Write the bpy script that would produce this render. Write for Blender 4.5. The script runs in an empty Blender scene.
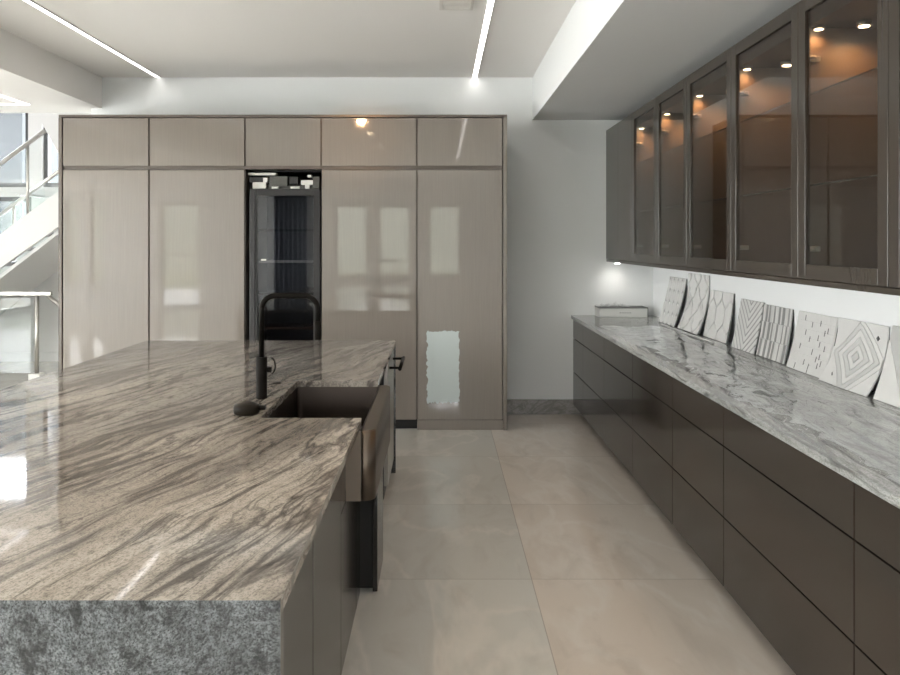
import bpy, bmesh, math, random
from mathutils import Vector, Matrix, noise as mnoise
random.seed(7)
sc = bpy.context.scene
COL = sc.collection
PI = math.pi

# ------------------------------------------------------------------ materials
def S(r, g, b):
    def f(c):
        c /= 255.0
        return c / 12.92 if c <= 0.04045 else ((c + 0.055) / 1.055) ** 2.4
    return (f(r), f(g), f(b), 1.0)

class NT:
    def __init__(self, name):
        self.m = bpy.data.materials.new(name)
        self.m.use_nodes = True
        self.t = self.m.node_tree
        self.t.nodes.clear()
        self.out = self.t.nodes.new('ShaderNodeOutputMaterial')
    def n(self, kind, **kw):
        nd = self.t.nodes.new('ShaderNode' + kind)
        for k, v in kw.items():
            setattr(nd, k, v)
        return nd
    def l(self, a, b):
        self.t.links.new(a, b)
    def val(self, sock, v):
        if isinstance(v, bpy.types.NodeSocket):
            self.l(v, sock)
        else:
            sock.default_value = v
    def math(self, op, a, b=0.0, c=None):
        nd = self.n('Math', operation=op)
        self.val(nd.inputs[0], a); self.val(nd.inputs[1], b)
        if c is not None: self.val(nd.inputs[2], c)
        return nd.outputs[0]
    def vmath(self, op, a, b=None, scale=None):
        nd = self.n('VectorMath', operation=op)
        self.val(nd.inputs[0], a)
        if b is not None: self.val(nd.inputs[1], b)
        if scale is not None: self.val(nd.inputs[3], scale)
        return nd.outputs[0]
    def mapping(self, v, rot=(0, 0, 0), scale=(1, 1, 1), loc=(0, 0, 0)):
        nd = self.n('Mapping')
        self.l(v, nd.inputs[0])
        nd.inputs[1].default_value = loc
        nd.inputs[2].default_value = rot
        nd.inputs[3].default_value = scale
        return nd.outputs[0]
    def noise(self, v, scale, detail=4, rough=0.5, dist=0.0):
        nd = self.n('TexNoise')
        self.l(v, nd.inputs['Vector'])
        nd.inputs['Scale'].default_value = scale
        nd.inputs['Detail'].default_value = detail
        nd.inputs['Roughness'].default_value = rough
        nd.inputs['Distortion'].default_value = dist
        return nd
    def ramp(self, f, stops):
        nd = self.n('ValToRGB')
        self.l(f, nd.inputs[0])
        e = nd.color_ramp.elements
        while len(e) < len(stops): e.new(0.5)
        for k, (p, c) in enumerate(stops):
            e[k].position = p
            e[k].color = c if len(c) == 4 else (*c, 1)
        return nd.outputs[0]
    def mix(self, f, a, b, mode='MIX'):
        nd = self.n('Mix', data_type='RGBA', blend_type=mode)
        self.val(nd.inputs[0], f); self.val(nd.inputs[6], a); self.val(nd.inputs[7], b)
        return nd.outputs[2]
    def bsdf(self, **kw):
        nd = self.n('BsdfPrincipled')
        for k, v in kw.items():
            self.val(nd.inputs[k.replace('_', ' ')], v)
        self.l(nd.outputs[0], self.out.inputs[0])
        return nd
    def pos(self):
        return self.n('NewGeometry').outputs['Position']
    def bump(self, bs, h, strength=0.2, dist=0.01):
        nd = self.n('Bump')
        nd.inputs['Strength'].default_value = strength
        nd.inputs['Distance'].default_value = dist
        self.l(h, nd.inputs['Height'])
        self.l(nd.outputs[0], bs.inputs['Normal'])

def plain(name, col, rough=0.5, metal=0.0, spec=0.5, coat=0.0, var=0.0, vscale=3.0):
    t = NT(name)
    c = col
    if var:
        nz = t.noise(t.pos(), vscale, 3)
        c = t.mix(t.math('MULTIPLY', nz.outputs[0], var), col, (col[0]*.55, col[1]*.55, col[2]*.55, 1))
    t.bsdf(Base_Color=c, Roughness=rough, Metallic=metal, Specular_IOR_Level=spec, Coat_Weight=coat, Coat_Roughness=0.03)
    return t.m

def emis(name, col, strength):
    t = NT(name)
    e = t.n('Emission')
    e.inputs[0].default_value = col
    e.inputs[1].default_value = strength
    t.l(e.outputs[0], t.out.inputs[0])
    return t.m

def glassy(name, tint, rough=0.0, ior=1.45, gloss=(1, 1, 1, 1), bump=None):
    t = NT(name)
    tr = t.n('BsdfTransparent'); tr.inputs[0].default_value = tint
    gl = t.n('BsdfGlossy'); gl.inputs[0].default_value = gloss; gl.inputs[1].default_value = rough
    # Schlick reflectance from the unsigned angle: a pane reflects alike on both of its faces
    ge = t.n('NewGeometry'); dt = t.n('VectorMath', operation='DOT_PRODUCT')
    t.l(ge.outputs['Normal'], dt.inputs[0]); t.l(ge.outputs['Incoming'], dt.inputs[1])
    f0 = ((ior-1)/(ior+1))**2
    k = t.math('POWER', t.math('SUBTRACT', 1.0, t.math('ABSOLUTE', dt.outputs['Value'])), 5.0)
    fac = t.math('ADD', t.math('MULTIPLY', k, (1-f0)*.8), f0)
    mx = t.n('MixShader')
    t.l(fac, mx.inputs[0]); t.l(tr.outputs[0], mx.inputs[1]); t.l(gl.outputs[0], mx.inputs[2])
    t.l(mx.outputs[0], t.out.inputs[0])
    return t.m

def granite(name, ang, dark, mid, light, pale, seed=0.0, rough=0.05, vein=1.0, speck=0.0):
    t = NT(name)
    p0 = t.pos()
    wob = t.noise(p0, 1.3, 2)
    off = t.vmath('SCALE', t.vmath('SUBTRACT', wob.outputs[1], (0.5, 0.5, 0.5)), scale=0.2)
    p = t.vmath('ADD', p0, off)
    a = t.mapping(p, rot=(0, 0, ang), scale=(1, 1, 1), loc=(seed, seed * 1.7, 0))
    st = t.vmath('MULTIPLY', a, (1, 0.13, 0.8))
    st2 = t.vmath('MULTIPLY', a, (1, 0.05, 0.8))
    n1 = t.noise(st, 3.6, 9, 0.62, 0.25).outputs[0]
    n2 = t.noise(st2, 26, 6, 0.65, 0.4).outputs[0]
    n4 = t.noise(st, 2.6, 5, 0.55, 0.5).outputs[0]
    n5 = t.noise(st, 7.0, 6, 0.6, 0.6).outputs[0]
    sp = t.noise(t.vmath('MULTIPLY', a, (1, 0.6, 1)), 210, 3, 0.7).outputs[0]
    sp2 = t.noise(t.vmath('MULTIPLY', a, (1, 0.4, 1)), 60, 4, 0.75).outputs[0]
    c = t.ramp(n1, [(0.30, mid), (0.43, light), (0.58, pale), (0.72, light)])
    broad = t.noise(t.vmath('MULTIPLY', a, (1, 0.22, 1)), 1.1, 3, 0.5).outputs[0]
    gz = t.ramp(broad, [(0.42, (0, 0, 0)), (0.62, (1, 1, 1))])
    c = t.mix(t.math('MULTIPLY', gz, 0.55), c, mid)
    g2 = t.noise(t.vmath('MULTIPLY', a, (1, 0.3, 1)), 0.8, 2, 0.5).outputs[0]
    c = t.mix(t.math('MULTIPLY', t.ramp(g2, [(0.45, (0, 0, 0)), (0.6, (1, 1, 1))]), 0.45), c, (0.23, 0.23, 0.225, 1))
    # streaks along the grain
    c = t.mix(t.math('MULTIPLY', t.ramp(n2, [(0.36, (1, 1, 1)), (0.49, (0, 0, 0))]), 0.8), c, dark)
    # thin dark veins
    v = t.math('ABSOLUTE', t.math('SUBTRACT', n4, 0.5))
    c = t.mix(t.math('MULTIPLY', t.ramp(v, [(0.0, (1, 1, 1)), (0.016, (0, 0, 0))]), 0.85*vein), c, dark)
    v5 = t.math('ABSOLUTE', t.math('SUBTRACT', n5, 0.47))
    c = t.mix(t.math('MULTIPLY', t.ramp(v5, [(0.0, (1, 1, 1)), (0.022, (0, 0, 0))]), 0.65*vein), c, dark)
    # crystals
    c = t.mix(t.math('MULTIPLY', t.ramp(sp, [(0.36, (1, 1, 1)), (0.52+.06*speck, (0, 0, 0))]), 0.55+.35*speck), c, dark)
    c = t.mix(t.math('MULTIPLY', t.ramp(sp2, [(0.32, (1, 1, 1)), (0.5+.06*speck, (0, 0, 0))]), 0.5+.35*speck), c, dark)
    t.bsdf(Base_Color=c, Roughness=rough, Specular_IOR_Level=0.5)
    return t.m

def lacquer(name, c1, c2, rough, vertical=True, spec=0.5):
    t = NT(name)
    p = t.pos()
    s = (60, 60, 1.2) if vertical else (2, 2, 90)
    nz = t.noise(t.vmath('MULTIPLY', p, s), 3.0, 3, 0.6).outputs[0]
    c = t.mix(t.ramp(nz, [(0.35, (0, 0, 0)), (0.65, (1, 1, 1))]), c1, c2)
    t.bsdf(Base_Color=c, Roughness=rough, Specular_IOR_Level=spec)
    return t.m

def floor_mat():
    t = NT('floor_tile_onyx')
    TX, TY = 1.07, 1.062
    p = t.pos()
    sep = t.n('SeparateXYZ'); t.l(p, sep.inputs[0])
    u = t.math('DIVIDE', t.math('SUBTRACT', sep.outputs[0], 0.44), TX)
    v = t.math('DIVIDE', t.math('SUBTRACT', sep.outputs[1], 3.72), TY)
    fu, fv = t.math('FLOOR', u), t.math('FLOOR', v)
    du = t.math('SUBTRACT', u, fu); dv = t.math('SUBTRACT', v, fv)
    eu = t.math('MINIMUM', du, t.math('SUBTRACT', 1.0, du))
    ev = t.math('MINIMUM', dv, t.math('SUBTRACT', 1.0, dv))
    e = t.math('MINIMUM', eu, ev)
    cmb = t.n('CombineXYZ'); t.l(fu, cmb.inputs[0]); t.l(fv, cmb.inputs[1])
    wn = t.n('TexWhiteNoise', noise_dimensions='3D'); t.l(cmb.outputs[0], wn.inputs[0])
    wu = t.n('TexWhiteNoise', noise_dimensions='1D'); t.l(t.math('ADD', fu, 11.0), wu.inputs['W'])
    off = t.vmath('SCALE', wn.outputs[1], scale=30.0)
    q = t.vmath('ADD', p, off)
    rot = t.mapping(q, rot=(0, 0, 0.6), scale=(1, 0.45, 1))
    n1 = t.noise(rot, 1.5, 6, 0.55, 0.5).outputs[0]
    n2 = t.noise(rot, 1.7, 6, 0.5, 0.5).outputs[0]
    base = t.ramp(n1, [(0.3, S(214, 208, 200)), (0.5, S(226, 220, 212)), (0.7, S(234, 229, 222))])
    # column left of the seam leans grey green, right one leans rose beige
    left = t.math('LESS_THAN', u, 0.0)
    tone = t.mix(left, S(232, 216, 202), S(206, 210, 206))
    base = t.mix(0.45, base, tone)
    base = t.mix(t.math('MULTIPLY', wn.outputs[0], 0.2), base, S(190, 180, 166))
    vv = t.math('ABSOLUTE', t.math('SUBTRACT', n2, 0.5))
    base = t.mix(t.math('MULTIPLY', t.ramp(vv, [(0, (1, 1, 1)), (0.03, (0, 0, 0))]), 0.5), base, S(236, 230, 222))
    n3 = t.noise(rot, 4.5, 5, 0.6, 1.0).outputs[0]
    base = t.mix(t.math('MULTIPLY', t.ramp(n3, [(0.5, (0, 0, 0)), (0.75, (1, 1, 1))]), 0.35), base, S(182, 171, 160))
    grout = t.math('LESS_THAN', e, 0.0022)
    base = t.mix(t.math('MULTIPLY', grout, 0.45), base, S(140, 128, 116))
    t.bsdf(Base_Color=base, Roughness=0.045, Specular_IOR_Level=0.5)
    return t.m

M = {}
M['wall'] = plain('painted_plaster', (0.80, 0.81, 0.81, 1), 0.75, spec=0.2)
M['ceil'] = plain('ceiling_paint', (0.90, 0.88, 0.855, 1), 0.85, spec=0.2)
M['white'] = plain('white_paint', (0.68, 0.665, 0.65, 1), 0.5)
M['floor'] = floor_mat()
M['skirting'] = granite('skirting_marble', 1.2, S(110, 106, 102), S(136, 132, 128), S(158, 154, 150), S(172, 168, 164), 3.0, 0.2)
M['beige'] = lacquer('beige_gloss_lacquer', S(134, 126, 118), S(130, 122, 114), 0.04, True)
M['beige_edge'] = plain('beige_cabinet_edge', S(96, 86, 78), 0.3)
M['dark'] = lacquer('taupe_satin_lacquer', S(57, 51, 45), S(55, 49, 43), 0.12, True)
M['dark_up'] = lacquer('taupe_upper_lacquer', S(60, 54, 48), S(58, 52, 46), 0.2, True)
M['dark_island'] = lacquer('dark_island_lacquer', S(40, 38, 36), S(38, 36, 34), 0.16, True, 0.35)
M['carcass'] = plain('dark_cabinet_carcass', S(58, 51, 45), 0.5)
M['cab_inside'] = plain('brown_cabinet_interior', S(82, 70, 60), 0.5)
M['black_gap'] = plain('black_recess', S(22, 21, 20), 0.7)
M['granite'] = granite('warm_streaked_granite', 0.30, S(66, 61, 58), S(112, 107, 101), S(162, 153, 143), S(190, 181, 170), 0.0)
M['granite_grey'] = granite('grey_streaked_granite', 0.10, S(84, 84, 82), S(140, 141, 139), S(182, 183, 180), S(206, 207, 204), 4.3, 0.09, 0.35)
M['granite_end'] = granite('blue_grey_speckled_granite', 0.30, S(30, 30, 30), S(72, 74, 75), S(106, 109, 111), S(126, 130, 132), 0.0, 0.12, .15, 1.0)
M['led'] = emis('led_strip_glow', (1.0, 0.97, 0.93, 1), 2.0)
M['led_aisle'] = emis('led_strip_glow_aisle', (1.0, 0.96, 0.91, 1), 3.2)
M['led_left'] = emis('led_strip_glow_left', (1.0, 0.97, 0.95, 1), 1.6)
M['led_under'] = emis('under_cabinet_strip_glow', (1.0, 0.97, 0.93, 1), .85)
M['warm_lens'] = emis('warm_lamp_lens', (1.0, 0.78, 0.5, 1), 12)
M['white_lens'] = emis('white_lamp_lens', (1.0, 0.97, 0.92, 1), 20)
M['alu'] = plain('brushed_aluminium', S(170, 168, 165), 0.35, 1.0)
M['steel'] = plain('stainless_steel', S(190, 186, 180), 0.28, 1.0)
M['sink'] = plain('gunmetal_copper_steel', S(108, 98, 89), 0.38, 1.0, var=0.25, vscale=12)
M['sink_in'] = plain('dark_gunmetal_basin', S(78, 70, 65), 0.4, 1.0, var=0.3, vscale=9)
M['black_metal'] = plain('matte_black_metal', S(22, 20, 18), 0.45, 0.0, 0.06)
M['bronze'] = plain('dark_bronze', S(30, 26, 20), 0.4, 0.0, 0.12)
M['fridge'] = plain('graphite_fridge', S(44, 43, 43), 0.4, 0.0, 0.3)
M['fridge_light'] = plain('grey_fridge_trim', S(62, 61, 62), 0.45, 0.0, 0.3)
M['fridge_in'] = plain('fridge_interior', S(86, 86, 88), 0.5)
M['wood'] = plain('brown_shelf_wood', S(86, 62, 48), 0.5)
M['pcb'] = plain('grey_control_board', S(92, 90, 86), 0.6, var=0.8, vscale=60)
M['white_plastic'] = plain('white_plastic', S(222, 220, 214), 0.4)
M['glass_smoke'] = glassy('smoked_cabinet_glass', (0.80, 0.77, 0.74, 1), 0.0, 1.5)
M['glass_fridge'] = glassy('fridge_door_glass', (0.6, 0.6, 0.62, 1), 0.0, 1.5)
M['glass_clear'] = glassy('clear_glass', (0.95, 0.97, 0.97, 1), 0.0, 1.4)
M['glass_shelf'] = glassy('shelf_glass', (0.86, 0.88, 0.86, 1), 0.0, 1.5)
M['glass_edge'] = plain('dark_glass_edge', S(50, 56, 54), 0.2)
M['film'] = glassy('clear_plastic_film', (0.97, 0.97, 0.97, 1), 0.04, 1.6)
M['patch'] = plain('pale_film_patch', S(190, 199, 197), 0.25)
M['board'] = plain('gap_shade_sample_backing', S(58, 57, 56), 0.7)  # dark grey carries the gap shadow along the edges of the leaning sheets
M['tile_white'] = plain('white_marble_tile', S(220, 219, 217), 0.25, var=0.12, vscale=25)
M['tile_pale'] = plain('pale_grey_tile', S(196, 196, 194), 0.3, var=0.2, vscale=25)
M['tile_soft'] = plain('soft_grey_tile', S(200, 200, 198), 0.3, var=0.15, vscale=25)
M['tile_grey'] = plain('grey_tile', S(142, 142, 140), 0.3, var=0.25, vscale=30)
M['tile_dark'] = plain('charcoal_tile', S(84, 84, 84), 0.35)
M['grout'] = plain('light_grout', S(168, 168, 166), 0.8)
M['grout_white'] = plain('white_grout', S(208, 207, 205), 0.8)
M['carton'] = plain('white_carton', S(206, 206, 202), 0.6)
M['carton_edge'] = plain('carton_edge_grey', S(96, 97, 95), 0.7)
M['ink'] = plain('grey_print', S(150, 150, 148), 0.7)
M['curtain'] = plain('slate_curtain', S(112, 118, 130), 0.9)
M['ext_wall'] = plain('outside_grey_render', S(38, 41, 43), 0.8)
M['grass'] = plain('outside_grass', S(120, 122, 96), 0.9, var=0.5, vscale=1.5)
M['hill'] = plain('outside_hill_green', S(150, 150, 134), 0.95, var=0.7, vscale=0.8)
M['win_frame'] = plain('dark_window_frame', S(66, 66, 68), 0.4)
M['vent'] = plain('vent_white', S(226, 222, 216), 0.7)
M['terrace'] = plain('outside_paving', S(190, 186, 178), 0.9)

# ------------------------------------------------------------------ mesh helpers
def B(): return bmesh.new()

def box(bm, x0, x1, y0, y1, z0, z1, bev=0.0, seg=2, mi=0):
    vs = [bm.verts.new(c) for c in ((x0,y0,z0),(x1,y0,z0),(x1,y1,z0),(x0,y1,z0),(x0,y0,z1),(x1,y0,z1),(x1,y1,z1),(x0,y1,z1))]
    fs = [bm.faces.new([vs[i] for i in q]) for q in ((0,3,2,1),(4,5,6,7),(0,1,5,4),(1,2,6,5),(2,3,7,6),(3,0,4,7))]
    for f in fs: f.material_index = mi
    if bev > 0:
        es = list({e for f in fs for e in f.edges})
        bmesh.ops.bevel(bm, geom=es, offset=bev, segments=seg, profile=0.5, affect='EDGES')
    return bm

def prism(bm, pts, axis, a, b, mi=0):
    """pts: 2D outline; axis 'z': (x,y), 'y': (x,z), 'x': (y,z); extruded from a to b"""
    def mk(p, h):
        return {'z': (p[0], p[1], h), 'y': (p[0], h, p[1]), 'x': (h, p[0], p[1])}[axis]
    lo = [bm.verts.new(mk(p, a)) for p in pts]
    hi = [bm.verts.new(mk(p, b)) for p in pts]
    fs = [bm.faces.new(lo), bm.faces.new(hi)]
    n = len(pts)
    for i in range(n):
        fs.append(bm.faces.new((lo[i], lo[(i+1) % n], hi[(i+1) % n], hi[i])))
    for f in fs: f.material_index = mi
    bmesh.ops.recalc_face_normals(bm, faces=fs)
    return fs

def tube(bm, pts, r, n=16, caps=True, radii=None):
    pts = [Vector(p) for p in pts]
    rings = []
    prev = None
    for i, p in enumerate(pts):
        if i == 0: d = pts[1] - p
        elif i == len(pts) - 1: d = p - pts[i-1]
        else: d = (pts[i+1] - p).normalized() + (p - pts[i-1]).normalized()
        d.normalize()
        if prev is None:
            a = Vector((0, 0, 1)) if abs(d.z) < 0.9 else Vector((1, 0, 0))
            u = d.cross(a).normalized()
        else:
            u = (prev - d * prev.dot(d)).normalized()
        prev = u
        w = d.cross(u)
        rr = radii[i] if radii else r
        rings.append([bm.verts.new(p + (u * math.cos(2*PI*k/n) + w * math.sin(2*PI*k/n)) * rr) for k in range(n)])
    fs = []
    for a, b in zip(rings, rings[1:]):
        for k in range(n):
            fs.append(bm.faces.new((a[k], a[(k+1) % n], b[(k+1) % n], b[k])))
    for f in fs: f.smooth = True
    if caps:
        fs.append(bm.faces.new(rings[0])); fs.append(bm.faces.new(rings[-1]))
    bmesh.ops.recalc_face_normals(bm, faces=fs)
    return bm

def lathe(bm, prof, cx, cy, n=28):
    rings = [[bm.verts.new((cx + r*math.cos(2*PI*k/n), cy + r*math.sin(2*PI*k/n), z)) for k in range(n)] for r, z in prof]
    fs = []
    for a, b in zip(rings, rings[1:]):
        for k in range(n):
            f = bm.faces.new((a[k], a[(k+1) % n], b[(k+1) % n], b[k])); f.smooth = True; fs.append(f)
    fs.append(bm.faces.new(rings[0])); fs.append(bm.faces.new(rings[-1]))
    bmesh.ops.recalc_face_normals(bm, faces=fs)
    return bm

def arc(cx, cy, r, a0, a1, n=8):
    return [(cx + r*math.cos(a0 + (a1-a0)*i/n), cy + r*math.sin(a0 + (a1-a0)*i/n)) for i in range(n+1)]

def origin(o):
    v = Vector((0, 0, 0))
    while o is not None:
        v += o.location; o = o.parent
    return v

def obj(name, bm, mats, parent=None, label=None, smooth=None):
    """link a bmesh given in world coordinates as one object; the origin sits at its base centre"""
    me = bpy.data.meshes.new(name)
    base = Vector((0, 0, 0))
    if parent is None:
        xs = [v.co for v in bm.verts]
        lo = Vector(min(c[i] for c in xs) for i in range(3)); hi = Vector(max(c[i] for c in xs) for i in range(3))
        base = Vector(((lo.x+hi.x)/2, (lo.y+hi.y)/2, lo.z))
    else:
        base = origin(parent)
    bmesh.ops.translate(bm, vec=-base, verts=bm.verts)
    bm.to_mesh(me); bm.free()
    for m in (mats if isinstance(mats, (list, tuple)) else [mats]): me.materials.append(m)
    o = bpy.data.objects.new(name, me)
    COL.objects.link(o)
    if parent is None: o.location = base
    else: o.parent = parent
    if label: o['label'] = label
    return o

def tag(o, label, cat, group=None, kind=None):
    o['label'] = label; o['category'] = cat
    if group: o['group'] = group
    if kind: o['kind'] = kind
    return o

def thing(name, label, cat, loc, group=None):
    o = bpy.data.objects.new(name, None)
    o.empty_display_size = 0.1
    COL.objects.link(o); o.location = loc
    return tag(o, label, cat, group)

def struct(name, bm, mat, parent=None):
    o = obj(name, bm, mat, parent)
    if parent is None: o['kind'] = 'structure'
    return o

def lamp(kind, name, loc, energy, col, parent=None, **kw):
    d = bpy.data.lights.new(name, kind)
    d.energy = energy; d.color = col
    for k, v in kw.items(): setattr(d, k, v)
    o = bpy.data.objects.new(name, d); COL.objects.link(o)
    if parent is not None:
        o.parent = parent; o.location = Vector(loc) - origin(parent)
    else: o.location = loc
    return o

# ------------------------------------------------------------------ camera
CH = 1.61
cam_d = bpy.data.cameras.new('camera'); cam = bpy.data.objects.new('camera', cam_d); COL.objects.link(cam)
cam.location = (0, 0, CH); cam.rotation_euler = (PI/2, 0, 0)
cam_d.sensor_width = 36; cam_d.lens = 779/900*36
cam_d.shift_x = (450-439.5)/900; cam_d.shift_y = -95.5/900
cam_d.clip_start = 0.05; cam_d.clip_end = 300
sc.camera = cam

# ------------------------------------------------------------------ the shell
ZC, ZL, ZS = 3.15, 2.86, 2.75
YB, YF = 7.29, -5.8          # wall behind the tall cabinets, wall behind the camera
XR, XL = 2.0, -9.6
YST, ZA = 10.5, 5.6          # stair hall

b = B(); box(b, XL-.2, XR+.2, YF-.2, YST+.2, -.12, 0); struct('floor', b, M['floor'])
b = B(); box(b, -3.16, .87, YF-.2, YB+.15, ZC, ZC+.2); struct('ceiling', b, M['ceil'])
b = B(); box(b, XL-.2, -3.16, YF-.2, 7.55, ZL, 3.35); struct('ceiling_lowered', b, M['ceil'])
b = B(); box(b, .87, XR+.2, YF-.2, YB+.15, ZS, ZC+.2); struct('ceiling_soffit', b, M['wall'])
b = B(); box(b, -3.26, XR+.2, YB, YB+.16, 0, ZC+.2); struct('wall_back', b, M['wall'])
b = B(); box(b, XR, XR+.2, YF-.2, YB, 0, ZS); struct('wall_right', b, M['wall'])
b = B(); box(b, -3.26, -3.1, YB+.16, YST, 0, ZA); struct('wall_stair_hall', b, M['white'])
b = B(); box(b, XL, -3.26, 7.39, 7.55, 3.35, ZA); struct('wall_upper', b, M['white'])
b = B(); box(b, XL-.2, -3.1, 7.39, YST+.2, ZA, ZA+.2); struct('ceiling_stair_hall', b, M['white'])

def wall_with_holes(name, axis, at, thick, a0, a1, z0, z1, holes, mat):
    """wall in the plane axis=at; holes (a0,a1,z0,z1)"""
    bm = B()
    xs = sorted({a0, a1, *[h[0] for h in holes], *[h[1] for h in holes]})
    zs = sorted({z0, z1, *[h[2] for h in holes], *[h[3] for h in holes]})
    for i in range(len(xs)-1):
        run = None
        for j in range(len(zs)-1):
            cx, cz = (xs[i]+xs[i+1])/2, (zs[j]+zs[j+1])/2
            solid = not any(h[0] < cx < h[1] and h[2] < cz < h[3] for h in holes)
            if solid:
                run = (run[0], zs[j+1]) if run else (zs[j], zs[j+1])
            if run and (not solid or j == len(zs)-2):
                if axis == 'y': box(bm, xs[i], xs[i+1], at, at+thick, run[0], run[1])
                else: box(bm, at, at+thick, xs[i], xs[i+1], run[0], run[1])
                run = None
    return struct(name, bm, mat)

win_n = [0]
def window(axis, at, a0, a1, z0, z1, bars=(), hbars=(), fr=0.05, frame=None, portal=None, name=None):
    win_n[0] += 1
    o = bpy.data.objects.new(name or 'window_%d' % win_n[0], None); COL.objects.link(o)
    o['kind'] = 'structure'
    o.location = ((a0+a1)/2, at, z0) if axis == 'y' else (at, (a0+a1)/2, z0)
    bm = B()
    def bx(bm, p0, p1, q0, q1, d0=-.035, d1=.035):
        if axis == 'y': box(bm, p0, p1, at+d0, at+d1, q0, q1)
        else: box(bm, at+d0, at+d1, p0, p1, q0, q1)
    bx(bm, a0, a0+fr, z0, z1); bx(bm, a1-fr, a1, z0, z1)
    bx(bm, a0+fr, a1-fr, z0, z0+fr); bx(bm, a0+fr, a1-fr, z1-fr, z1)
    for p in bars: bx(bm, p-.02, p+.02, z0+fr, z1-fr)
    for q in hbars: bx(bm, a0+fr, a1-fr, q-.02, q+.02)
    obj('window_frame', bm, frame or M['win_frame'], o)
    bm = B(); bx(bm, a0+fr, a1-fr, z0+fr, z1-fr, -.004, .004)
    obj('window_pane', bm, M['glass_clear'], o)
    if portal:
        L = lamp('AREA', 'daylight_portal', (0, 0, 0), 1, (1, 1, 1), shape='RECTANGLE', size=a1-a0, size_y=z1-z0)
        c = Vector(((a0+a1)/2, at, (z0+z1)/2)) if axis == 'y' else Vector((at, (a0+a1)/2, (z0+z1)/2))
        d = Vector(portal)
        L.location = c - d*0.12
        L.rotation_euler = d.to_track_quat('-Z', 'Y').to_euler()
        L.data.cycles.is_portal = True
    return o

front = [(-9.2,-8.83,.6,2.66),(-8.6,-8.25,.6,2.66),(-6.87,-5.88,0,2.57),(-2.57,-1.757,.75,2.52),(-1.51,-.70,.75,2.52),(-.283,.528,.75,2.52)]
wall_with_holes('wall_front', 'y', YF-.2, .2, XL-.2, XR+.2, 0, ZC+.2, front, M['wall'])
for k, (a0, a1, z0, z1) in enumerate(front):
    window('y', YF-.1, a0, a1, z0, z1, hbars=(1.3,) if k == 2 else (), portal=(0, 1, 0))
left = [(-5.5,-2.6,.05,2.75),(-2.3,.7,.05,2.75),(1.0,4.0,.05,2.75)]  # unseen glazing, added to bring more daylight into the room
wall_with_holes('wall_left', 'x', XL-.2, .2, YF, YST+.2, 0, ZA, left, M['white'])
for a0, a1, z0, z1 in left:
    window('x', XL-.1, a0, a1, z0, z1, bars=((a0+a1)/2,), portal=(1, 0, 0))
stair = [(-7.6,-5.545,2.35,3.75),(-5.36,-4.55,2.35,3.75),(-7.6,-5.5,1.5,2.22),(-9.2,-3.9,4.0,5.4)]  # last, high opening is out of view, added to brighten the hall
wall_with_holes('wall_stair', 'y', YST, .2, XL, -3.1, 0, ZA, stair, M['white'])
for k, (a0, a1, z0, z1) in enumerate(stair):
    window('y', YST+.08, a0, a1, z0, z1, bars=((-6.4,) if k in (0, 2) else (-6.6, -5.2) if k == 3 else ()), fr=.06, portal=(0, -1, 0))

# skirting
b = B(); box(b, .58, 1.33, YB-.014, YB, 0, .137, .003, 1); struct('baseboard_back', b, M['skirting'])
b = B(); box(b, XL, -3.27, YST-.015, YST, 0, .12, .003, 1); struct('baseboard_stair', b, M['white'])

# outside
b = B(); box(b, -60, 60, -60, -6.0, -.4, -.15); struct('ground_outside', b, M['terrace'])
b = B(); box(b, -60, 60, -60, -16.0, -.148, -.1); struct('lawn_outside', b, M['grass'])
b = B(); n = 60
g = [[None]*12 for _ in range(n)]
for i in range(n):
    for j in range(12):
        x = -45 + 90*i/(n-1); y = -30 - 2.2*j
        h = 5.2*math.sin(min(1, j/6)*PI/2) + 1.3*mnoise.noise((x*.12, y*.12, 1.0)) + .9*mnoise.noise((x*.6, y*.6, 4.0))
        g[i][j] = b.verts.new((x, y, -.3 if j == 0 else h))
for i in range(n-1):
    for j in range(11):
        b.faces.new((g[i][j], g[i+1][j], g[i+1][j+1], g[i][j+1])).smooth = True
struct('hill_outside', b, M['hill'])
b = B(); box(b, -30, 20, YST+.7, 60, -.4, -.15); struct('ground_outside_stair', b, M['terrace'])
b = B(); box(b, -14, -7.5, 14, 20, -.2, 4.06); box(b, -14.2, -7.45, 13.9, 20, 4.06, 4.16)
tag(obj('neighbour_house', b, M['ext_wall']), 'grey rendered house wall seen outside through the stair window', 'house')

# ------------------------------------------------------------------ ceiling fittings
def led(name, label, x0, x1, y0, y1, z, mat, group, frame=.006):
    t = thing(name, label, 'light', ((x0+x1)/2, (y0+y1)/2, z-.012), group)
    b = B(); box(b, x0, x1, y0, y1, z-.006, z-.001); obj('diffuser', b, mat, t)
    b = B()
    box(b, x0-frame, x0, y0, y1, z-.008, z-.0005); box(b, x1, x1+frame, y0, y1, z-.008, z-.0005)
    obj('channel', b, M['white'], t)
led('linear_ceiling_light', 'long white linear ceiling light on the left, above the island', -2.643, -2.603, -1.0, YB-.02, ZC, M['led'], 'linear lights in the main ceiling')
led('linear_ceiling_light', 'white linear ceiling light nearest the soffit, right of the vent', .308, .348, -1.0, YB-.02, ZC, M['led_aisle'], 'linear lights in the main ceiling')
t = thing('linear_ceiling_light', 'white linear light turning a corner in the low ceiling by the stairs', 'light', (-3.74, 7.06, ZL-.012))
b = B(); prism(b, [(-3.76,0),(-3.72,0),(-3.72,7.08),(-7.2,7.08),(-7.2,7.04),(-3.76,7.04)], 'z', ZL-.006, ZL-.001); obj('diffuser', b, M['led_left'], t)
t = thing('air_vent', 'flat white vent grille flush in the ceiling beside the right light strip', 'vent', (.11, 4.95, ZC-.01))
b = B(); x0, x1, y0, y1 = .0, .22, 4.72, 5.15
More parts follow.
